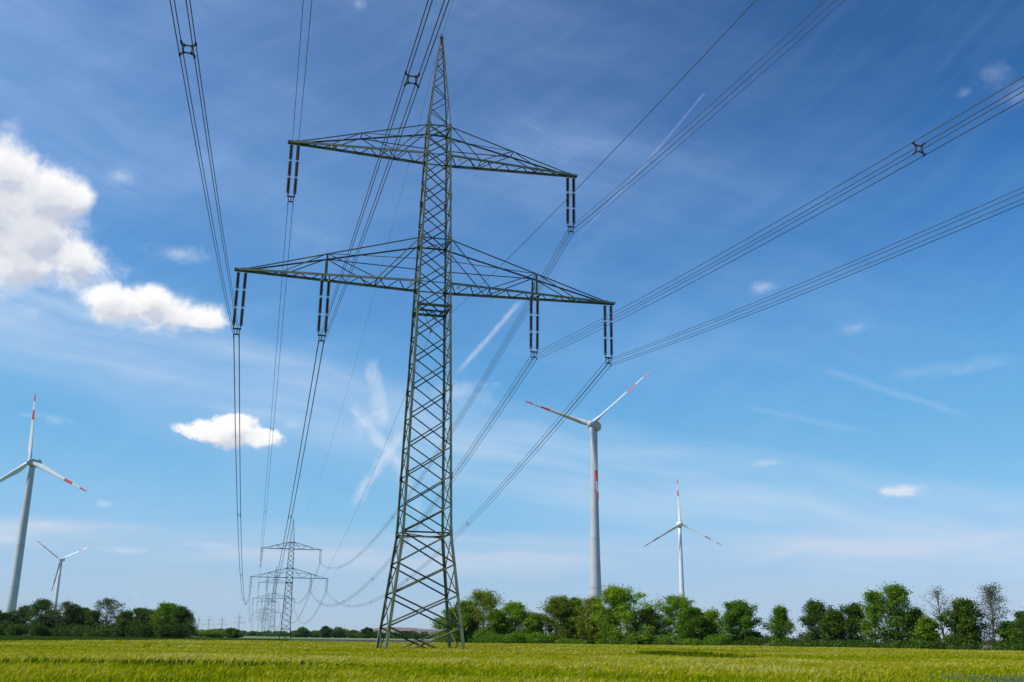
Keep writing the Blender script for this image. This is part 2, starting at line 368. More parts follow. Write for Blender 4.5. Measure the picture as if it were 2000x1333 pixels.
def crop_material(name, cols, trans=.35):
    m = bpy.data.materials.new(name); m.use_nodes = True; n = m.node_tree.nodes; l = m.node_tree.links
    b = n['Principled BSDF']; b.inputs['Roughness'].default_value = .8; b.inputs['Specular IOR Level'].default_value = .04
    at_ = n.new('ShaderNodeAttribute'); at_.attribute_name = 'tone'
    r = n.new('ShaderNodeValToRGB'); l.new(at_.outputs['Fac'], r.inputs[0])
    while len(r.color_ramp.elements) < len(cols): r.color_ramp.elements.new(.5)
    for i, (p, c) in enumerate(cols): r.color_ramp.elements[i].position = p; r.color_ramp.elements[i].color = (*c, 1)
    l.new(r.outputs[0], b.inputs['Base Color'])
    tr = n.new('ShaderNodeBsdfTranslucent'); mx = n.new('ShaderNodeMixShader'); mx.inputs[0].default_value = trans
    l.new(r.outputs[0], tr.inputs[0]); l.new(b.outputs[0], mx.inputs[1]); l.new(tr.outputs[0], mx.inputs[2]); l.new(mx.outputs[0], n['Material Output'].inputs['Surface'])
    return m
CROP = crop_material('barley_plants', [(0, (.030, .075, .003)), (.16, (.085, .17, .003)), (.35, (.21, .32, .002)), (.62, (.40, .40, .003)), (.85, (.60, .50, .012)), (1, (.66, .62, .16))])
Vs, Fs, Ts = [], [], []; off = 0
specs = [(7, 26, 150, .92, 1.0, .010, .10, True), (7, 26, 170, .55, .90, .011, .12, False),
         (26, 55, 105, .88, .97, .014, .13, True), (26, 55, 75, .55, .88, .016, .14, False),
         (55, 105, 30, .85, .96, .026, .16, True), (55, 105, 17, .55, .88, .034, .18, False),
         (105, 200, 9, .84, .95, .06, .2, True), (105, 200, 7, .5, .88, .07, .2, False)]
for d0, d1, dens, h0, h1, w, lean, ears in specs:
    x, y = field_pts(d0, d1, dens); V_, f, n, lf = blades(x, y, h0, h1, w, lean, ears, 0)
    base = .64 if ears else .30
    tone = base + .03 + .16 * rng.standard_normal(n) + .17 * lf + np.where(rng.random(n) < .03, .35, 0)
    for hx, hy, rx, ry in HOLES:
        tone = np.where(((x - hx) / rx) ** 2 + ((y - hy - ry * .25) / ry) ** 2 < 1.1 + .5 * rng.random(n), .10, tone)
    Vs.append(V_); Fs.append(f + off); Ts.append(np.clip(tone, 0, 1)); off += len(V_)
me = np_mesh('barley', np.concatenate(Vs), np.concatenate(Fs), CROP)
at_ = me.attributes.new('tone', 'FLOAT', 'FACE'); at_.data.foreach_set('value', np.concatenate(Ts).astype(np.float32))
tag(link('barley', me), 'ripening green and yellow barley filling the foreground field', 'barley', kind='stuff')
# bluish weedy plants in the near corner
def clump_mesh(name, n, sx, sy, h0, h1, w, mat):
    x = (rng.random(n) - .5) * 2 * sx; y = (rng.random(n) - .5) * 2 * sy; h = h0 + (h1 - h0) * rng.random(n)
    a = rng.random(n) * 6.28; L = .25 * rng.random(n); t = rng.random(n) * 3.14
    U = np.stack([np.cos(t) * w, np.sin(t) * w, 0 * t], 1); b = np.stack([x, y, 0 * x + .1], 1)
    m = np.stack([x + np.cos(a) * L * .5, y + np.sin(a) * L * .5, h * .6], 1); tp = np.stack([x + np.cos(a) * L * 1.3, y + np.sin(a) * L * 1.3, h], 1)
    V_ = np.concatenate([b - U, b + U, m + U, tp, m - U]); i = np.arange(n)
    return np_mesh(name, V_, np.stack([i, i + n, i + 2 * n, i + 3 * n, i + 4 * n], 1), mat)
BLUEG = material('bluish_leaf', (.07, .16, .07), .7, (.13, .23, .13), 3, trans=.25)
Vg, Fg, off = [], [], 0
for d0, d1, dens, h0, h1, w, lean, ears in [(80, 140, 26, .55, .72, .04, .1, False), (140, 330, 5, .5, .72, .10, .15, False)]:
    x, y = field_pts(d0, d1, dens, CROP2); V_, f, n, lf = blades(x, y, h0, h1, w, lean, ears, 0); Vg.append(V_); Fg.append(f + off); off += len(V_)
tag(link('green_crop', np_mesh('green_crop', np.concatenate(Vg), np.concatenate(Fg), material('green_crop_leaf', (.055, .11, .012), .8, (.08, .14, .02), .1, coord='World', spec=.05, trans=.2))),
    'dark green crop strip between the barley and the left trees', 'crop', kind='stuff')
wd = link('weeds', clump_mesh('weeds', 3600, 2.7, 2.4, .80, 1.10, .014, BLUEG), loc=(12.9, 24.0, 0))
tag(wd, 'blue green leafy weeds at the near edge of the barley, right corner', 'weeds', kind='stuff')

# ------------------------------------------------------------------ pylons
PX, PY, PSI = -6.502, 78.03, 0.23458
ZLA, ZLT, ZUA, ZUT, ZA, Z1, Z2 = 28.92, 32.72, 40.29, 43.0, 51.95, 9.16, 26.93
LL, LU, NL, NU, IL = 15.5, 12.27, 8.55, 6.44, 8.55
def half(z): return float(np.interp(z, [0, Z1, Z2, ZLT, ZUT, ZA], [2.98, 1.878, 1.386, 1.245, .973, .13]))
NODES = [0, 2.38, 4.66, 6.89, 9.16, 11.22, 13.46, 15.7, 18.02, 20.31, 22.54, 24.77, 26.93, 28.92, 30.83, 32.72, 34.6, 36.55, 38.45, 40.29, 41.7, 43.0]
PEAK = [43.0, 44.25, 45.5, 46.6, 47.7, 48.7, 49.6, 50.4, 51.1, 51.6]
def pylon(loc, zcut, label, cat_group, detail=2, steel=STEEL):
    root = empty('pylon', loc, PSI, label, 'pylon', cat_group)
    k = 1.0
    def C(sx, sy, z): a = half(z); return Vector((sx * a, sy * a, z))
    corners = [(-1, -1), (1, -1), (1, 1), (-1, 1)]
    for sx, sy in corners:
        mb = MB()
        for a, b, w in ((zcut, Z1, .22), (Z1, Z2, .19), (Z2, ZUT, .15), (ZUT, ZA - .3, .10)):
            if b > a: mb.angle(C(sx, sy, a), C(sx, sy, b), w * k, .022 * k, (sx, sy, 0))
        for z in (Z1, 20.31, Z2, ZLA, ZLT, ZUA, ZUT, 36.55, 13.46):
            if z > zcut:                       # splice and gusset plates
                c = C(sx, sy, z); mb.box(c + Vector((-sx * .10, sy * .014, 0)), (.26, .02, .5)); mb.box(c + Vector((sx * .014, -sy * .10, 0)), (.02, .26, .5))
        if zcut == 0: mb.lathe([(.45, 0), (.45, .28), (.30, .34)], 8, C(sx, sy, 0))
        mb.build('leg', steel, root)
    for fi in range(4):
        (ax, ay), (bx, by) = corners[fi], corners[(fi + 1) % 4]
        nrm = Vector(((ax + bx) / 2, (ay + by) / 2, 0)).normalized(); mb = MB()
        for i in range(len(NODES) - 1):
            z0, z1 = NODES[i], NODES[i + 1]
            if z1 <= zcut: continue
            w = .085 if z0 < Z1 else .07
            p, q, r, s = C(ax, ay, z0), C(bx, by, z1), C(bx, by, z0), C(ax, ay, z1)
            if z0 < zcut:
                t = (zcut - z0) / (z1 - z0); p = p.lerp(q, t); r = r.lerp(s, t)
            mb.angle(p - nrm * .03, q - nrm * .03, w, .012, nrm); mb.angle(r - nrm * .055, s - nrm * .055, w, .012, -nrm)
        for i in range(len(PEAK) - 1):
            z0, z1 = PEAK[i], PEAK[i + 1]; a_, b_ = ((ax, ay), (bx, by)) if (i + fi) % 2 else ((bx, by), (ax, ay))
            mb.angle(C(*a_, z0) - nrm * .02, C(*b_, z1) - nrm * .02, .055, .01, nrm)
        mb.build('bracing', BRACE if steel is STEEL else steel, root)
    for z, n in ((Z1, 2), (Z2, 3), (ZLA, 0), (ZLT, 1), (ZUA, 0), (ZUT, 1)):
        if z < zcut: continue
        mb = MB(); a = half(z)
        for i in range(4):
            (x0, y0), (x1, y1) = corners[i], corners[(i + 1) % 4]
            nr = Vector(((x0 + x1) / 2, (y0 + y1) / 2, 0))
            mb.angle(C(x0, y0, z) + Vector((0, 0, .03)), C(x1, y1, z) + Vector((0, 0, .03)), .11 if n else .07, .014, nr + Vector((0, 0, .6)))
        if n:
            mb.angle((-a, -a, z - .1), (a, a, z - .1), .06, .01, (0, 0, 1)); mb.angle((-a, a, z - .16), (a, -a, z - .16), .06, .01, (0, 0, 1))
        if n == 3:
            mb.bar((-a, 0, z), (a, 0, z), .14, .14, (0, 1, 0)); mb.bar((-a, -a, z + .06), (a, -a, z + .06), .10, .16, (0, 1, 0)); mb.bar((-a, a, z + .06), (a, a, z + .06), .10, .16, (0, 1, 0))
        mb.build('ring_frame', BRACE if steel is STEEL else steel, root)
    def arm(sx, zb, zt, L, node, inner, outer, n, post):
        ab, at_ = half(zb), half(zt); tipw = .16
        ar = MB()
        def bc(sy, u):  # bottom chord point at distance u
            t = (u - ab) / (L - ab); return Vector((sx * u, sy * (ab + (tipw - ab) * t), zb))
        Lt = L - .95
        def tcd(sy, u):
            t = (u - at_) / (Lt - at_); return Vector((sx * u, sy * (at_ + (tipw + .03 - at_) * t), zt + (zb + .16 - zt) * t))
        for sy in (-1, 1):
            ar.bar(bc(sy, ab - .05), bc(sy, L), .09, .17, (0, 1, 0))
            ar.bar(bc(sy, ab - .05) + Vector((0, -sy * .09, .08)), bc(sy, L) + Vector((0, -sy * .07, .08)), .14, .016, (0, 1, 0))
        ar.box((sx * (L - .45), 0, zb), (1.0, 2 * tipw + .14, .10)); ar.box((sx * (L - .02), 0, zb), (.05, .5, .2)); ar.box((sx * (L - .85), 0, zb + .1), (.5, .42, .12))
        ob = ar.build('crossarm', steel, root)
        up = MB()
        for sy in (-1, 1):
            up.angle(tcd(sy, at_), tcd(sy, Lt), .10, .014, (0, sy, 1))
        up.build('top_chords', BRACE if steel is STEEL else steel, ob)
        st = MB()
        zn = tcd(1, node).z
        for sy in (-1, 1):
            nd = tcd(sy, node)
            st.angle(nd, bc(sy, outer), .06, .01, (0, sy, 0)); st.angle(nd, bc(sy, inner), .06, .01, (0, sy, 0))
            st.angle(tcd(sy, at_ + .05), bc(sy, inner), .06, .01, (0, sy, 0))
            zz = min(NODES, key=lambda q: abs(q - zn)); st.angle(nd, (sx * half(zz), sy * half(zz), zz), .06, .01, (0, sy, 1))
            if post: st.bar(nd, bc(sy, node), .16, .05, (1, 0, 0))
        st.angle(tcd(-1, node), tcd(1, node), .06, .01, (0, 0, 1)); st.angle(bc(-1, inner), bc(1, inner), .06, .01, (0, 0, 1)); st.angle(bc(-1, outer), bc(1, outer), .06, .01, (0, 0, 1))
        if post: st.angle(tcd(-1, node), bc(1, node), .05, .01, (1, 0, 0)); st.angle(tcd(1, node), bc(-1, node), .05, .01, (1, 0, 0))
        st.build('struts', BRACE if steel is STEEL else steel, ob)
        la = MB(); us = np.linspace(ab, L - 1.1, n + 1)
        for i in range(n):
            s0 = 1 if i % 2 else -1
            la.angle(bc(s0, us[i]) - Vector((0, 0, .06)), bc(-s0, us[i + 1]) - Vector((0, 0, .06)), .07, .011, (0, 0, -1))
        if post:                                       # hangers for the inner strings
            for dx in (-.45, .45):
                la.bar((sx * (IL + dx * .62), -.8, zb - .05), (sx * (IL + dx * .62), .8, zb - .05), .09, .12, (1, 0, 0))
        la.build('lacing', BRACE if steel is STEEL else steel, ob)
        return ob
    for sx in (-1, 1):
        arm(sx, ZLA, ZLT, LL, NL, 4.6, 12.0, 17, True)
        arm(sx, ZUA, ZUT, LU, NU, 3.6, 8.95, 13, False)
    mb = MB(); mb.box((0, 0, ZA - .15), (.26, .26, .5)); mb.tube([(-.12, 0, ZA), (-.16, 0, ZA + .25), (0, 0, ZA + .38), (.16, 0, ZA + .25), (.12, 0, ZA)], .03)
    mb.build('peak_cap', STEEL_DARK, root)
    mb = MB(); hz = 25.35                                 # V of rods that carries the lowest single cable
    mb.tube([(-.75, 0, Z2 - .05), (0, 0, hz)], .02, 5); mb.tube([(.75, 0, Z2 - .05), (0, 0, hz)], .02, 5); mb.box((0, 0, hz - .08), (.1, .4, .12)); mb.tube([(0, -.3, hz - .2), (0, .3, hz - .2)], .05, 6)
    mb.build('cable_hanger', STEEL_DARK, root)
    if detail == 2:
        bolts = []
        for dv in (Vector((.19, -.02, 0)), Vector((-.02, .19, 0))):
            mb = MB(); mb.tube([dv * -.6, dv], .012, 5); bolts.append(mb.mesh('step_bolt', STEEL_PALE))
        for i in range(96):
            z = 2.7 + i * .5; a = half(z)
            link('step_bolt', bolts[i % 2], root, (a, a, z))
        for sx in (-1, 1):
            for (zz, xx) in ((ZLA, 1.9), (ZUA, 1.75)):
                mb = MB(); c = (sx * xx, -half(zz) * .98 - .02, zz - .30); mb.box(c, (.30, .02, .26)); mb.box((c[0], c[1], c[2] + .16), (.04, .02, .14)); mb.build('number_plate', PLATE, root)
        mb = MB(); mb.box((-half(2.3) - .02, -half(2.3) - .02, 2.25), (.16, .03, .26)); mb.build('warning_tag', YTAG, root)
    return root
def at_line(u, v, z=0.0):
    c, s = math.cos(PSI), math.sin(PSI); return Vector((PX + u * c - v * s, PY + u * s + v * c, z))
LINE = [(-352.0, 2.0), (0.0, 0.0), (351.6, -5.05), (721.6, -1.27), (1124.1, -3.2), (1500, -3.0), (1880, -2.0)]   # along the line, height offset
ORD = ['near', 'tall green lattice pylon with two crossarms in the barley field', 'second pylon in the line, standing on bare soil', 'third pylon in the line, behind the second',
       'fourth pylon in the line, small and partly hidden', 'fifth pylon in the line, very small and faint', 'sixth and farthest pylon in the line, faint grey']
PYG = 'pylons of the overhead line'
for i in range(1, 7):
    v, dz = LINE[i]; zc = max(0, -dz)
    pylon(at_line(0, v, dz), zc, ORD[i], PYG, 2 if i == 1 else 1, STEEL if i < 2 else STEEL_FAR)

# ---- insulator strings
def string_pair(loc, label, grp, smooth=True):
    root = empty('insulator_string', loc, PSI, label, 'insulator', grp)
    def unit(z0, Lh):      # one long-rod insulator with sheds
        pr = [(.045, z0 - Lh)]; n = 15
        for j in range(n):
            z = z0 - Lh + Lh * (j + .2) / n; pr += [(.075, z), (.15, z + .012), (.075, z + Lh / n * .45)]
        pr.append((.045, z0)); return pr
    for sx in (-1, 1):
        mb = MB(); z = -.16
        mb2 = MB()
        mb2.tube([(sx * .27, 0, 0), (sx * .27, 0, -4.42)], .022, 6)
        first = True
        for k in range(3):
            mb.lathe(unit(z, 1.26), 8, (sx * .27, 0, 0))
            for zz in (z, z - 1.26):
                mb2.lathe([(.06, zz - .06), (.075, zz - .05), (.075, zz + .05), (.06, zz + .06)], 8, (sx * .27, 0, 0))
                dirz = 1 if zz == z else -1          # arcing horns
                for s2 in (-1, 1):
                    mb2.tube([(sx * .27, 0, zz), (sx * .27 + s2 * .17, 0, zz + dirz * -.0), (sx * .27 + s2 * .22, 0, zz - dirz * .08)], .010, 4)
                    mb2.tube([(sx * .27, 0, zz), (sx * .27, s2 * .2, zz), (sx * .27, s2 * .24, zz - dirz * .08)], .010, 4)
            z -= 1.26 + .20
        o = mb.build('insulator_rod', PORCELAIN, root, smooth=True)
        mb2.build('end_fittings', CAPMETAL, o)
    mb = MB()
    for sx in (-1, 1):
        mb.lathe([(.02, -4.38), (.11, -4.40), (.12, -4.43), (.02, -4.46)], 10, (sx * .27, 0, 0)); mb.tube([(sx * .27, 0, -4.4), (sx * .25, 0, -4.68)], .03, 6)
    mb.bar((-.32, 0, -4.70), (.32, 0, -4.70), .05, .13, (0, 1, 0)); mb.bar((0, 0, -4.7), (0, 0, -5.16), .06, .05, (1, 0, 0)); mb.bar((-.24, 0, -5.14), (.24, 0, -5.14), .05, .11, (0, 1, 0))
    mb.build('yoke', STEEL_DARK, root)
    for sx in (-1, 1):
        for z in (-4.93, -5.36):
            mb = MB(); mb.tube([(sx * .2, 0, z + .2), (sx * .2, 0, z + .02)], .02, 5); mb.tube([(sx * .2, -.28, z - .01), (sx * .2, -.12, z + .02), (sx * .2, .12, z + .02), (sx * .2, .28, z - .01)], [.02, .045, .045, .02], 6)
            mb.build('clamp', STEEL_DARK, root)
    return root
HANG = {'left end of the lower arm': (-LL + .55, ZLA - .08), 'middle of left lower arm': (-IL, ZLA - .08), 'middle of right lower arm': (IL, ZLA - .08),
        'right end of the lower arm': (LL - .55, ZLA - .08), 'tip of the left upper arm': (-LU + .55, ZUA - .08), 'tip of the right upper arm': (LU - .55, ZUA - .08)}
proto = None
PN = {1: 'nearest pylon', 2: 'second pylon', 3: 'third pylon', 4: 'fourth pylon', 5: 'fifth pylon'}
for i in (1, 2, 3, 4):
    v, dz = LINE[i]
    for name, (u, z) in HANG.items():
        lab = 'twin insulator strings under the %s of the %s' % (name, PN[i]); p = at_line(u, v, z + dz)
        if proto is None: proto = string_pair(p, lab, 'insulator strings hanging from the pylons')
        else:
            o = copy_tree(proto); o.location = p; o['label'] = lab

# ---- conductors
def wire_pts(u, z, v0, dz0, v1, dz1, S, n):
    pts = []
    for k in range(n + 1):
        t = k / n; v = v0 + (v1 - v0) * t; pts.append((u, v, z + dz0 + (dz1 - dz0) * t - 4 * S * t * (1 - t)))
    return pts
def spacer_mesh():
    mb = MB(); r = .2; q = .115
    for a, b in (((-q, -q), (q, -q)), ((q, -q), (q, q)), ((q, q), (-q, q)), ((-q, q), (-q, -q))): mb.bar((a[0], 0, a[1]), (b[0], 0, b[1]), .035, .03, (0, 1, 0))
    for sx in (-1, 1):
        for sz in (-1, 1):
            mb.box((sx * q, 0, sz * q), (.07, .06, .07)); mb.tube([(sx * q, 0, sz * q), (sx * r * 1.04, 0, sz * r * .99)], [.032, .026], 6); mb.tube([(sx * r, -.07, sz * r), (sx * r, .07, sz * r)], .036, 6)
    return mb.mesh('spacer', STEEL_DARK)
SPM = spacer_mesh()
SPANS = [(0, 1, 13.0, [-50.5, -108, -170, -232, -292]), (1, 2, 11.5, [59, 116, 179, 239, 292]), (2, 3, 12.3, [410, 470, 530, 592, 655]), (3, 4, 14.0, []), (4, 5, 13.0, [])]
WN = {'left end of the lower arm': 'outermost left lower', 'middle of left lower arm': 'inner left lower', 'middle of right lower arm': 'inner right lower',
      'right end of the lower arm': 'outermost right lower', 'tip of the left upper arm': 'left upper', 'tip of the right upper arm': 'right upper'}
SN = {0: 'running overhead from behind to the nearest pylon', 1: 'sagging from the nearest pylon to the second', 2: 'between the second and third pylons', 3: 'between the third and fourth pylons', 4: 'beyond the fourth pylon'}
for a, b, S, sps in SPANS:
    (v0, d0), (v1, d1) = LINE[a], LINE[b]
    for name, (u, z) in HANG.items():
        zc = z - 4.92 - .2
        root = empty('conductor_bundle', (PX, PY, 0), PSI, '%s bundle of four dark cables %s' % (WN[name], SN[a]), 'power cables', 'conductor bundles strung between the pylons')
        mid = MB()
        for sx in (-1, 1):
            for sz in (-1, 1):
                mb = MB() if a < 3 else mid
                mb.tube(wire_pts(u + sx * .2, zc + sz * .215, v0, d0, v1, d1, S, 110 if a < 2 else 50), .0165 if a < 1 else .021 if a < 2 else .026, 5 if a < 2 else 4)
                if a < 3: mb.build('conductor', ALU, root, smooth=True)
        if a >= 3: mid.build('conductors', ALU, root, smooth=True)
        for v in sps:
            t = (v - v0) / (v1 - v0); s = 4 * S * (1 - 2 * t) / (v1 - v0)
            o = link('spacer', SPM, root, (u, v, zc + d0 + (d1 - d0) * t - 4 * S * t * (1 - t)))
    for (nm, z, S2, lab) in (('earth_wire', ZA + .2, 2.6 if a == 0 else 13.0, 'thin single earth wire at the pylon tops'), ('telecom_cable', 25.15, 13.4 if a == 0 else 11.8, 'single cable hung inside the pylon bodies')):
        mb = MB(); mb.tube(wire_pts(0, z, v0, d0, v1, d1, S2, 110 if a < 2 else 50), .012 if nm == 'earth_wire' else .014, 5)
        o = mb.build(nm, ALU, smooth=True); o.location = (PX, PY, 0); o.rotation_euler = (0, 0, PSI)
        tag(o, lab + ', ' + SN[a].replace('running overhead from behind', 'overhead'), 'cable', 'single wires strung between the pylons')

# ---- second line far away
far_proto = None
FARL = [(-611, 2400, 'far small pylon right above the lone round bush'), (-789, 2915, 'tiny far pylon, second from the right of the far left group'),
        (-851, 3005, 'tiny far pylon, third from the right of the far left group'), (-878, 3000, 'tiny far pylon, fourth from the right of the far left group'), (-986, 3300, 'tiny far pylon closest to the left tree clump')]
for x, y, lab in FARL:
    if far_proto is None:
        pr = pylon((x, y, -2.0), 0, lab, 'far pylons on the horizon', 1, STEEL_FAR)
        allm = MB()
        def grab(o):
            if o.type == 'MESH':
                allm.add([v.co for v in o.data.vertices], [tuple(p.vertices) for p in o.data.polygons])
            for c in o.children: grab(c)
        grab(pr)
        for sx in (-1, 1):
            for u, z in ((LL - .5, ZLA), (IL, ZLA), (LU - .5, ZUA)): allm.tube([(sx * u, 0, z), (sx * u, 0, z - 4.6)], .12, 5)
        fm = allm.mesh('far_pylon', STEEL_FAR)
        def kill(o):
            for c in list(o.children): kill(c)
            bpy.data.objects.remove(o)
        kill(pr); far_proto = fm
    o = link('far_pylon', far_proto, None, (x, y, -2.0 if y < 2500 else -1)); o.rotation_euler = (0, 0, .1 + .05 * (x % 3)); tag(o, lab, 'pylon', 'far pylons on the horizon')

# ------------------------------------------------------------------ wind turbines
def blade_mesh(R, pitch, cone, egg, name='blade', skin=None):
    """lofted aerofoil, root at origin, span along +Z, rotor axis -Y; red bands are paint (second slot)"""
    st = [0, .02, .045, .075, .11, .15, .20, .27, .35, .45, .56, .601, .64, .70, .741, .78, .83, .871, .91, .95, .98, 1.0]
    vs = []; K = 14; fs = []; mi = []
    for s in st:
        if egg: ch = np.interp(s, [0, .03, .10, .2, .4, .7, .95, 1], [1.7, 2.2, 3.4, 2.9, 1.95, 1.2, .75, .15])
        else: ch = np.interp(s, [0, .04, .12, .2, .4, .7, .95, 1], [1.9, 1.95, 2.9, 3.3, 2.4, 1.5, .8, .12])
        th = np.interp(s, [0, .04, .15, .3, 1], [1, .9, .4, .26, .16]); ci = float(np.interp(s, [0, .05, .16], [1, .8, 0]))
        tw = math.radians(np.interp(s, [0, .2, .5, 1], [20, 15, 6, 0]))  + pitch; tw = -tw
        for k in range(K):
            a = 2 * math.pi * k / K
            x = .5 * math.cos(a); y = .5 * math.sin(a) * th * (1 if ci > .5 else (1 - .55 * (0.5 - x)) if x < 0 else 1)
            x = x * ch - (1 - ci) * ch * -.2 * -1; y *= ch
            X = x * math.cos(tw) - y * math.sin(tw); Y = x * math.sin(tw) + y * math.cos(tw)
            z = s * R; vs.append((X, Y - math.tan(cone) * z - .0 * z * z, z))
    for i in range(len(st) - 1):
        red = (.60 <= st[i] < .74) or (.87 <= st[i])
        for k in range(K):
            fs.append((i * K + k, i * K + (k + 1) % K, (i + 1) * K + (k + 1) % K, (i + 1) * K + k)); mi.append(1 if red else 0)
    return np_mesh(name, vs, fs, skin, True, [skin, RED], mi)
def turbine(hub, psi, phase, R, tilt, cone, prof, egg, label, body, pitch=.12):
    """hub: point where the three blades meet; psi: rotor bearing; prof: [(radius, z)] of the tower"""
    over = 3.6 if egg else 3.0
    n = Vector((math.sin(psi), -math.cos(psi), 0)); base = Vector(hub) - n * over; base.z = 0
    root = empty('wind_turbine', base, psi, label, 'wind turbine', 'wind turbines on the horizon')
    hz = hub[2]; mb = MB(); zt = hz - (2.6 if egg else 1.9); pr = [(r, z) for r, z in prof if z < zt] + [(prof[-1][0], zt)]
    mb.lathe(pr, 40)
    for zj in (26, 50, 74):                                # flange joints between the tower sections
        rj = float(np.interp(zj, [z for r, z in prof], [r for r, z in prof])); mb.lathe([(rj - .05, zj - .16), (rj + .035, zj - .14), (rj + .035, zj + .14), (rj - .05, zj + .16)], 40, mi=1)
    mb.build('tower', [body, JOINT], root, smooth=True)
    if egg:
        for z in (22, 44, 62): pass
    nac = MB()
    if egg:
        pf = []
        for k in range(15):
            t = k / 14; y = 5.6 * (1 - 2 * t) * 1.0; r = 2.95 * math.sqrt(max(0, 1 - ((y) / 5.7) ** 2)) * (1.0 if y < 0 else .97); pf.append((max(r, .05), y))
        n_ = 24; vs = [(r * math.cos(2 * math.pi * k / n_), -(-y) * -1 + 1.2, hz + r * math.sin(2 * math.pi * k / n_)) for r, y in pf for k in range(n_)]
        nac.add(vs, [(i * n_ + k, i * n_ + (k + 1) % n_, (i + 1) * n_ + (k + 1) % n_, (i + 1) * n_ + k) for i in range(14) for k in range(n_)])
        no = nac.build('nacelle', body, root, smooth=True)
        d = MB(); d.lathe([(1.7, -.3), (1.75, .5), (1.6, 1.2)], 20, (0, 0, zt - .6)); d.build('yaw_collar', DARKG, root, smooth=True)
        d = MB(); d.tube([(0, 3.2, hz + 2.3), (0, 3.2, hz + 4.0)], .06, 5); d.build('mast', DARKG, no)
    else:
        sec = [(-1.7, -1.9), (1.7, -1.9), (1.9, -1.2), (1.9, 1.1), (1.5, 1.75), (-1.5, 1.75), (-1.9, 1.1), (-1.9, -1.2)]
        nac.prism((0, -2.2, hz), (0, 7.4, hz), sec, Vector((1, 0, 0)), Vector((0, 0, 1)))
        no = nac.build('nacelle', GREYW if body is not WHITE else WHITE, root)
        d = MB(); d.box((0, 5.2, hz + 2.1), (3.3, 3.6, .65)); d.build('roof_housing', GREYW, no)
        d = MB(); d.tube([(.6, 6.4, hz + 2.4), (.6, 6.4, hz + 4.0)], .07, 5); d.tube([(-.6, 5.4, hz + 2.4), (-.6, 5.4, hz + 3.3)], .07, 5); d.build('mast', DARKG, no)
    pv = bpy.data.objects.new('rotor', None); COL.objects.link(pv); pv.parent = root; pv.location = (0, -over, hz); pv.rotation_euler = (-tilt, 0, 0)
    hb = MB(); pf = [(.05, 2.3), (.8, 2.05), (1.35, 1.5), (1.75, .6), (1.9, -.4), (1.85, -1.4), (1.6, -2.0)] if not egg else [(.05, 2.2), (.9, 1.95), (1.7, 1.2), (2.2, .1), (2.55, -1.2), (2.7, -2.2)]
    n_ = 20; hb.add([(r * math.cos(2 * math.pi * k / n_), -y, r * math.sin(2 * math.pi * k / n_)) for r, y in pf for k in range(n_)],
                    [(i * n_ + k, i * n_ + (k + 1) % n_, (i + 1) * n_ + (k + 1) % n_, (i + 1) * n_ + k) for i in range(len(pf) - 1) for k in range(n_)])
    h = hb.build('hub', body, pv, smooth=True)
    bm = blade_mesh(R, pitch, cone, egg, skin=body if egg else WHITE)
    for k in range(3):
        o = link('blade', bm, pv); o.rotation_euler = (0, phase + k * 2 * math.pi / 3, 0)
    return root
E1 = [(3.75, 0), (3.3, 14), (2.85, 28), (2.45, 42), (2.12, 58), (1.9, 75), (1.75, 95)]
E2 = [(3.2, 0), (2.85, 15), (2.35, 40), (1.9, 65), (1.5, 95)]
VT = [(2.6, 0), (2.5, 20), (2.3, 50), (2.0, 75), (1.75, 95)]
turbine((41.3, 513.9, 107.7), -.466, 19.764 % 6.2832, 41.3, .085, .043, E1, True, 'large pale grey wind turbine behind the trees right of the pylon', GREYW, .55)
turbine((159.8, 961.5, 106.6), .038, -.035, 42.3, .059, .041, E2, True, 'distant white wind turbine right of the big one, one blade up', WHITE, .40)
turbine((-284.2, 599.3, 98.3), -.064, -.081, 42.4, .063, .037, VT, False, 'big grey wind turbine at the far left with boxy nacelle', GREYW)
turbine((-610.5, 1415.3, 96.7), .009, -.955, 43.6, .065, .058, VT, False, 'small white wind turbine above the left trees, one blade down', WHITE, .6)

# ------------------------------------------------------------------ trees
def leaf_material(name, c1, c2, trans=.30):
    return material(name, c1, .6, c2, .9, .40, .60, spec=.2, coord='World', trans=trans, hue=.012, tcol=tuple(min(1, x * 1.5) for x in c2), detail=3)
LF = {'mid': leaf_material('leaf_mid_green', (.055, .130, .005), (.150, .265, .010)), 'dark': leaf_material('leaf_dark_green', (.035, .080, .007), (.085, .155, .012), .25),
      'bright': leaf_material('leaf_bright_green', (.085, .185, .004), (.21, .34, .010)), 'olive': leaf_material('leaf_olive', (.10, .155, .008), (.22, .27, .018)),
      'grey': leaf_material('leaf_grey_green', (.060, .085, .025), (.11, .14, .045)), 'left': leaf_material('leaf_shaded_green', (.028, .066, .008), (.075, .145, .012), .2)}  # 'left' leaves darkened: cloud shadow over the left trees put into the colour
def quads(rg, c, s):
    n = len(c); d = rg.standard_normal((n, 3)); d[:, 2] *= .8; d /= np.linalg.norm(d, axis=1, keepdims=True)
    e = rg.standard_normal((n, 3)); e -= d * (e * d).sum(1, keepdims=True); e /= np.linalg.norm(e, axis=1, keepdims=True)
    s = s * (.6 + .8 * rg.random((n, 1))); V_ = np.concatenate([c - d * s, c - e * s * .6, c + d * s, c + e * s * .6])
    i = np.arange(n); return V_, np.stack([i, i + n, i + 2 * n, i + 3 * n], 1)
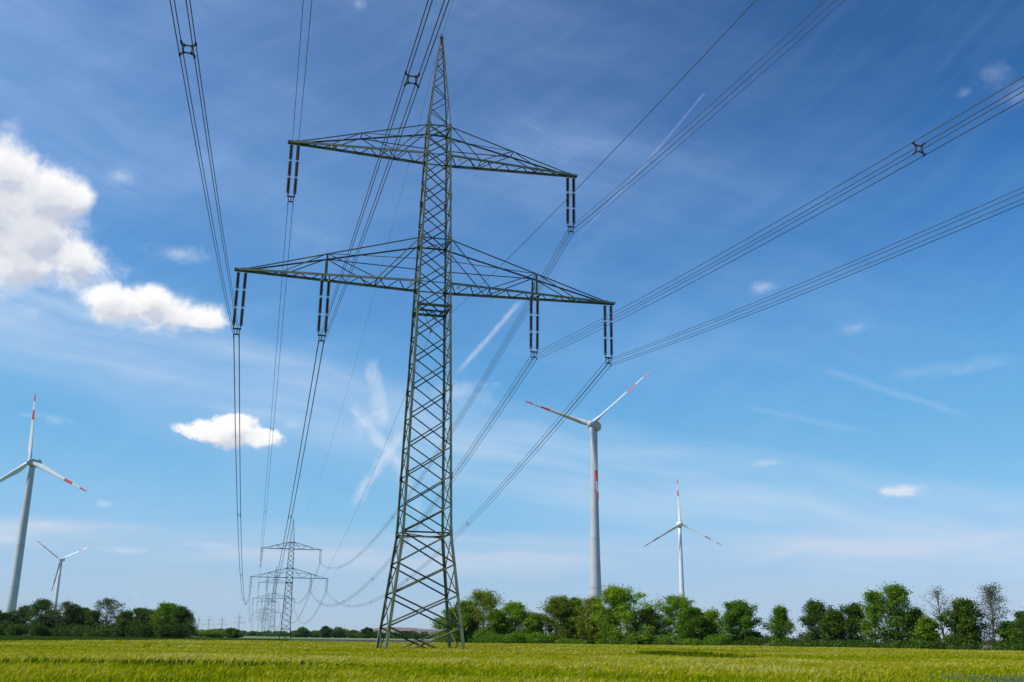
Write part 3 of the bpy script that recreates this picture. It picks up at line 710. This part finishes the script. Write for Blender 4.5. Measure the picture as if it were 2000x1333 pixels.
def tree(x, y, h, w, leaf, dens, label, grp, seed, form='round', low=.12, bark=BARK, leafsize=.15):
    """trunk, limbs and twigs grown to an irregular envelope, then leaf-sized faces on the twig ends"""
    rd = random.Random(seed); rg = np.random.default_rng(seed)
    root = empty('tree', (x, y, 0), rd.random() * 6.28, label, 'tree', grp)
    lob = [(rd.random() * 6.28, rd.uniform(.10, .32), rd.randint(2, 4)) for _ in range(3)]
    def env(t, a):
        if form == 'round': p = math.sin(math.pi * min(1, max(0, (t - low * .6) / (1.04 - low * .6))) ** .80) ** .6
        elif form == 'cone': p = (1 - t) ** .62 * min(1, (t / max(low, .05))) * 1.05 + .06
        elif form == 'vase': p = .25 + .85 * math.sin(math.pi * min(1, t ** 1.5)) ** .7 if t < .97 else .15
        else: p = math.sin(math.pi * min(1, max(0, t)) ** .95) ** .5
        for ph, am, n in lob: p *= 1 + am * math.sin(n * a + ph + t * 5)
        return w * max(p, .05)
    wood = MB(); tips = []
    tr = []; bx = by = 0
    for k in range(8):
        t = k / 7; tr.append(Vector((bx, by, t * h * .93))); bx += rd.uniform(-.02, .02) * h; by += rd.uniform(-.02, .02) * h
    r0 = .018 * h + .04
    wood.tube(tr, [r0 * (1 - .88 * k / 7) for k in range(8)], 7)
    nl = int(32 * max(h, 7) / 9 * (1.6 if form != 'vase' else .9))
    for i in range(nl):
        t = low + (.93 - low) * (i + rd.random()) / nl; p0 = tr[0].lerp(tr[0], 0); q = t / .93 * 7 if t < .93 else 6.99; j = min(6, int(q)); p0 = tr[j].lerp(tr[j + 1], q - j)
        a = i * 2.4 + rd.uniform(-.5, .5); rise = (rd.uniform(.10, .26) * (1.5 if form == 'vase' else 1) if (t > .35 or form == 'vase') else rd.uniform(-.04, .20)) * h; te = min(.99, t + rise / h * .8)
        L = env(te, a) * rd.uniform(.75, 1.08)
        p1 = Vector((p0.x + math.cos(a) * L, p0.y + math.sin(a) * L, max(.3, min(h, p0.z + rise)))); m1 = p0.lerp(p1, .5) + Vector((0, 0, -.05 * L if form != 'vase' else .05 * L))
        rr = r0 * .38 * (1 - t * .7); wood.tube([p0, m1, p1], [rr, rr * .6, rr * .15], 5)
        for k in range(6):
            s = rd.uniform(.30, 1.0); b0 = (p0.lerp(m1, s * 2) if s < .5 else m1.lerp(p1, s * 2 - 1))
            d = Vector((rd.gauss(0, 1), rd.gauss(0, 1), rd.gauss(.35, .8))).normalized() * rd.uniform(.35, .8) * (.11 * h)
            wood.tube([b0, b0 + d * .55, b0 + d], [rr * .3, rr * .2, .006], 4); tips.append(b0 + d); tips.append(b0 + d * .5)
        tips.append(p1)
    for k in range(6): tips.append(tr[-1] + Vector((rd.gauss(0, .03 * h), rd.gauss(0, .03 * h), rd.uniform(-.02, .07) * h)))
    wood.build('trunk', bark, root, smooth=True)
    c = np.array([tuple(t) for t in tips]); per = max(4, int(27 * dens)); n = len(c)
    rad = (.043 * h + .06) * (.6 + .9 * rg.random(n))
    keep = rg.random(n) < min(1, .55 + .5 * dens); c = c[keep]; rad = rad[keep]
    pc = np.repeat(c, per, 0); rr = np.repeat(rad, per)[:, None]; off_ = rg.standard_normal((len(pc), 3)) * rr * np.array([1, 1, .62])
    q = pc + off_; q[:, 2] = np.clip(q[:, 2], .05, None)
    V_, f = quads(rg, q, leafsize)
    link('crown', np_mesh('crown', V_, f, LF[leaf]), root)
    return root
def tree_px(px, top, hw, D, leaf, dens, label, grp, seed, form='round', low=.12, **k):
    """place by the bearing of its trunk, its real distance D, and size it so it is as tall as it looks"""
    a, e = bearing(px, top); x = D * math.tan(a); h = CAM_H + D / math.cos(a) * math.tan(e)
    w = 1.22 * hw * (D / math.cos(a)) / F_PX
    return tree(x, D, h, w, leaf, dens, label, grp, seed, form, low, **k)
def rowR(px): return float(np.interp(px, [860, 1460, 2000], [228, 205, 156]))
GR = 'trees of the right row'; GL = 'trees of the left row'
RT = [
 (882, 1192, 24, 'bright', 1.1, 'low bright green tree just behind the right pylon leg', 'round', .05),
 (912, 1180, 24, 'mid', 1.0, 'green tree between the pylon leg and the taller loose one', 'round', .05),
 (947, 1161, 42, 'olive', .8, 'tall loose olive tree, first tall one right of the pylon', 'round', .10),
 (975, 1196, 22, 'mid', 1.2, 'lower dense bush-like tree beside the olive one', 'round', .02),
 (1010, 1183, 34, 'bright', 1.2, 'rounded bright tree left of the gap in the row', 'round', .06),
 (1046, 1203, 18, 'mid', 1.1, 'small dark tree filling the dip left of the turbine', 'round', .03),
 (1096, 1171, 34, 'olive', 1.0, 'broad yellow green tree left of the large turbine', 'round', .06),
 (1124, 1176, 20, 'mid', 1.3, 'narrow dark green tree left of the turbine tower', 'round', .03),
 (1157, 1174, 22, 'olive', .8, 'airy olive tree in front of the large turbine tower', 'round', .10),
 (1180, 1200, 26, 'bright', 1.1, 'short leafy tree at the foot of the large turbine', 'round', .02),
 (1213, 1154, 47, 'bright', 1.35, 'biggest broad bright tree just right of the large turbine', 'round', .07),
 (1264, 1194, 26, 'olive', .9, 'brownish green tree right of the biggest one', 'round', .05),
 (1320, 1170, 46, 'bright', 1.0, 'wide light green tree below the distant white turbine', 'round', .04),
 (1352, 1192, 26, 'mid', 1.3, 'dense mid green tree right of the distant turbine foot', 'round', .03),
 (1391, 1200, 18, 'bright', .7, 'small thin yellowish tree before the lone round tree', 'round', .10),
 (1445, 1180, 37, 'mid', 1.9, 'dense round dome shaped tree standing apart', 'round', .05),
 (1522, 1191, 28, 'mid', .9, 'single conical tree in the gap right of the round one', 'cone', .12),
 (1592, 1180, 29, 'dark', 1.1, 'dark tree starting the right hand group', 'round', .06),
 (1628, 1197, 24, 'dark', 1.2, 'lower dark tree next to the first of the right group', 'round', .05),
 (1667, 1186, 22, 'dark', .95, 'dark green tree third in the right hand group', 'round', .08),
 (1703, 1162, 26, 'mid', .6, 'open layered tree with sky showing between its boughs', 'cone', .15),
 (1748, 1149, 33, 'mid', .75, 'tall layered tree, the tallest green one at right', 'round', .10),
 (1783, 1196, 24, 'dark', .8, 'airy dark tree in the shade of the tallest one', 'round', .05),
 (1812, 1212, 20, 'mid', 1.0, 'low green tree left of the bare grey tree', 'round', .03),
 (1832, 1152, 30, 'grey', .22, 'sparse grey tree with bare visible branches', 'vase', .22),
 (1878, 1178, 30, 'dark', 1.5, 'dense dark tree between the two sparse ones', 'round', .05),
 (1929, 1149, 31, 'grey', .42, 'tall sparse tree with thin dark crown near right edge', 'round', .16),
 (1972, 1219, 24, 'mid', .8, 'short light tree right of the tall sparse one', 'round', .08),
 (2003, 1201, 18, 'dark', 1.2, 'dark tree cut by the right edge of the view', 'round', .05)]
for i, (px, top, hw, lf, dn, lab, form, low) in enumerate(RT):
    gb = lf == 'grey'
    if i >= 16: hw *= .86; dn *= .80; low += .04
    tree_px(px, top, hw, rowR(px) + (i * 7 % 5) * 1.6, lf, dn, lab, GR, 100 + i, form, low, bark=BARKG if gb else BARK, leafsize=.15 if not gb else .10)
def rowL(px): return float(np.interp(px, [0, 370], [322, 292]))
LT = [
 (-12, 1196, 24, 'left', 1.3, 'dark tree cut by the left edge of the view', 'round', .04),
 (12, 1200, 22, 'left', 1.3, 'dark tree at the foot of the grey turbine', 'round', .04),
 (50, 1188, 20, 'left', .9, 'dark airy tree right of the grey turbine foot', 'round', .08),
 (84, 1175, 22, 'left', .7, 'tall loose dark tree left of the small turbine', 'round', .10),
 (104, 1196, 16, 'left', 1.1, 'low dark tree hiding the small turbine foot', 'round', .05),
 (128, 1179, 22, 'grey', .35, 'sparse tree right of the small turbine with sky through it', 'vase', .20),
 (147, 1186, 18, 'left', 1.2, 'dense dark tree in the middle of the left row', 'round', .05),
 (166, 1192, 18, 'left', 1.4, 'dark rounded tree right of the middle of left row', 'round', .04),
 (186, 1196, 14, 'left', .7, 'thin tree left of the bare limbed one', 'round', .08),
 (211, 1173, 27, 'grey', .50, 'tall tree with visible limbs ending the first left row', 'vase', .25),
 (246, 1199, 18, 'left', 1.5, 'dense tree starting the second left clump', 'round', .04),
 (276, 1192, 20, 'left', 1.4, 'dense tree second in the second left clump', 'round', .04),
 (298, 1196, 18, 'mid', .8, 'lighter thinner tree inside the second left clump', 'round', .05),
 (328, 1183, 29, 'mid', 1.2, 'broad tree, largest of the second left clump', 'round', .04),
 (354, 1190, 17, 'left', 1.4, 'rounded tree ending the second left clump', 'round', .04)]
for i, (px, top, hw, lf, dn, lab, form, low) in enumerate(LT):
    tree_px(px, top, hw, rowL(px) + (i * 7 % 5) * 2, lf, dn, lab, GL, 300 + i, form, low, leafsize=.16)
# undergrowth along both rows, a far wood, bushes
def thicket(name, pts, depth, hfun, leaf, per_m, size, label, seed):
    rg = np.random.default_rng(seed); C_ = []
    for (x0, y0), (x1, y1) in zip(pts[:-1], pts[1:]):
        L = math.hypot(x1 - x0, y1 - y0); n = int(L * per_m); t = rg.random(n)
        nb = max(8, int(L / hfun * 2.6)); bt = rg.random(nb); bh = hfun * (.55 + .55 * rg.random(nb) ** (2 if 'far' in name else 1)); bw = min(depth, hfun * 1.3) * (.25 + .45 * rg.random(nb)) / L; bo = (rg.random(nb) - .5) * depth
        k = rg.integers(0, nb, n); u = rg.standard_normal((n, 3)); u /= np.linalg.norm(u, axis=1, keepdims=True); r = rg.random(n) ** .4
        tt = bt[k] + u[:, 0] * r * bw[k]; oo = bo[k] + u[:, 1] * r * depth * .5; zz = bh[k] * (.48 + .52 * u[:, 2] * r)
        dx, dy = (x1 - x0) / L, (y1 - y0) / L
        C_.append(np.stack([x0 + dx * tt * L - dy * oo, y0 + dy * tt * L + dx * oo, np.clip(zz, .05, None)], 1))
    c = np.concatenate(C_); V_, f = quads(rg, c, size)
    return tag(link(name, np_mesh(name, V_, f, LF[leaf])), label, 'undergrowth' if 'far' not in name else 'wood', kind='stuff')
def gx(px, D): a, e = bearing(px, 1200); return D * math.tan(a)
thicket('undergrowth', [(gx(p, rowR(p) - 1), rowR(p) - 1) for p in (865, 1000, 1150, 1300, 1420)], 6, 3.2, 'mid', 800, .17, 'bushy green undergrowth below the middle trees', 1)
thicket('undergrowth', [(gx(p, rowR(p) - 1), rowR(p) - 1) for p in (1400, 1560, 1700, 1850, 2030)], 5, 2.3, 'dark', 620, .15, 'dark low undergrowth below the right hand trees', 2)
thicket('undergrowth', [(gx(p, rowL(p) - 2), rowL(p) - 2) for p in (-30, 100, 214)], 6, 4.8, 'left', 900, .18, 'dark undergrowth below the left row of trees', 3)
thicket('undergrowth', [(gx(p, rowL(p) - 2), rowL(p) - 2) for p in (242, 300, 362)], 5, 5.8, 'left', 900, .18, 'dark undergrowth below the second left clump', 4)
thicket('far_hedge', [(gx(366, 520), 520), (gx(445, 540), 540)], 9, 7.0, 'mid', 420, .34, 'hazy hedge of bushes below the far small pylons', 5)
tree_px(455, 1229, 14, 520, 'mid', 1.4, 'lone round bush in the far hedge left of the line', 'far bushes', 500, 'round', .02, leafsize=.3)
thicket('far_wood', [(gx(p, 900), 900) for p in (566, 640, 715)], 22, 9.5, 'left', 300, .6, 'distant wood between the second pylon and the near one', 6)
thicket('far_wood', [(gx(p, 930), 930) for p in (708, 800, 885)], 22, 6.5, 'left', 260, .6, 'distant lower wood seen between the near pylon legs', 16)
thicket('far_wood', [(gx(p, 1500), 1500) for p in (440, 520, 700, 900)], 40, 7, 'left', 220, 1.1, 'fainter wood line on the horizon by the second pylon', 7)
thicket('far_wood', [(gx(p, 1100), 1100) for p in (1380, 1600, 1800, 2080)], 30, 9, 'grey', 60, .7, 'distant trees seen through gaps in the right row', 8)
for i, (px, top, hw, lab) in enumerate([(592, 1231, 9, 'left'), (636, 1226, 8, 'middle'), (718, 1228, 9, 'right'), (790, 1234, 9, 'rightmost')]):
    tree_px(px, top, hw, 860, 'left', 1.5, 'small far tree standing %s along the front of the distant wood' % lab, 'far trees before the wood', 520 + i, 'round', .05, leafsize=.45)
# spoil heap on the horizon
HILL = material('heath_hill', (.17, .105, .095), .95, (.24, .16, .14), .01, coord='World', detail=8)
def ridge(name, px0, px1, D, prof, depth, mat):
    vs = []; fs = []; n = 48; m = 9
    for i in range(n + 1):
        t = i / n; px = px0 + (px1 - px0) * t; x = gx(px, D); h = float(np.interp(t, *prof)) + .7 * math.sin(t * 37) + .5 * math.sin(t * 91)
        for j in range(m): s = j / (m - 1); vs.append((x, D + (s - .5) * depth, max(0, h) * math.sin(math.pi * s) ** .8 - .5))
    for i in range(n):
        for j in range(m - 1): a = i * m + j; fs.append((a, a + m, a + m + 1, a + 1))
    return tag(link(name, np_mesh(name, vs, fs, mat, True)), kind='structure')
ridge('hill', 690, 905, 3600, ([0, .12, .28, .5, .75, .9, 1], [0, 20, 33, 32, 26, 14, 0]), 500, HILL)
ridge('hills', 805, 1010, 3000, ([0, .2, .5, .8, 1], [0, 17, 20, 14, 0]), 300, material('wooded_hill', (.05, .08, .04), .95, (.08, .10, .05), .02, coord='World', detail=8))

# ------------------------------------------------------------------ air
if True:
    mb = MB(); x0, x1, y0, y1, z0, z1 = -4500, 4500, -450, 5200, -1.0, 175
    mb.box(((x0 + x1) / 2, (y0 + y1) / 2, (z0 + z1) / 2), (x1 - x0, y1 - y0, z1 - z0))
    hm = bpy.data.materials.new('air'); hm.use_nodes = True; hn = hm.node_tree.nodes; hl = hm.node_tree.links
    for n_ in list(hn):
        if n_.type != 'OUTPUT_MATERIAL': hn.remove(n_)
    pv = hn.new('ShaderNodeVolumePrincipled'); pv.inputs['Color'].default_value = (.80, .90, 1, 1); pv.inputs['Density'].default_value = 2.2e-5; pv.inputs['Anisotropy'].default_value = .3
    hl.new(pv.outputs[0], hn['Material Output'].inputs['Volume'])
    tag(mb.build('haze', hm), kind='stuff')
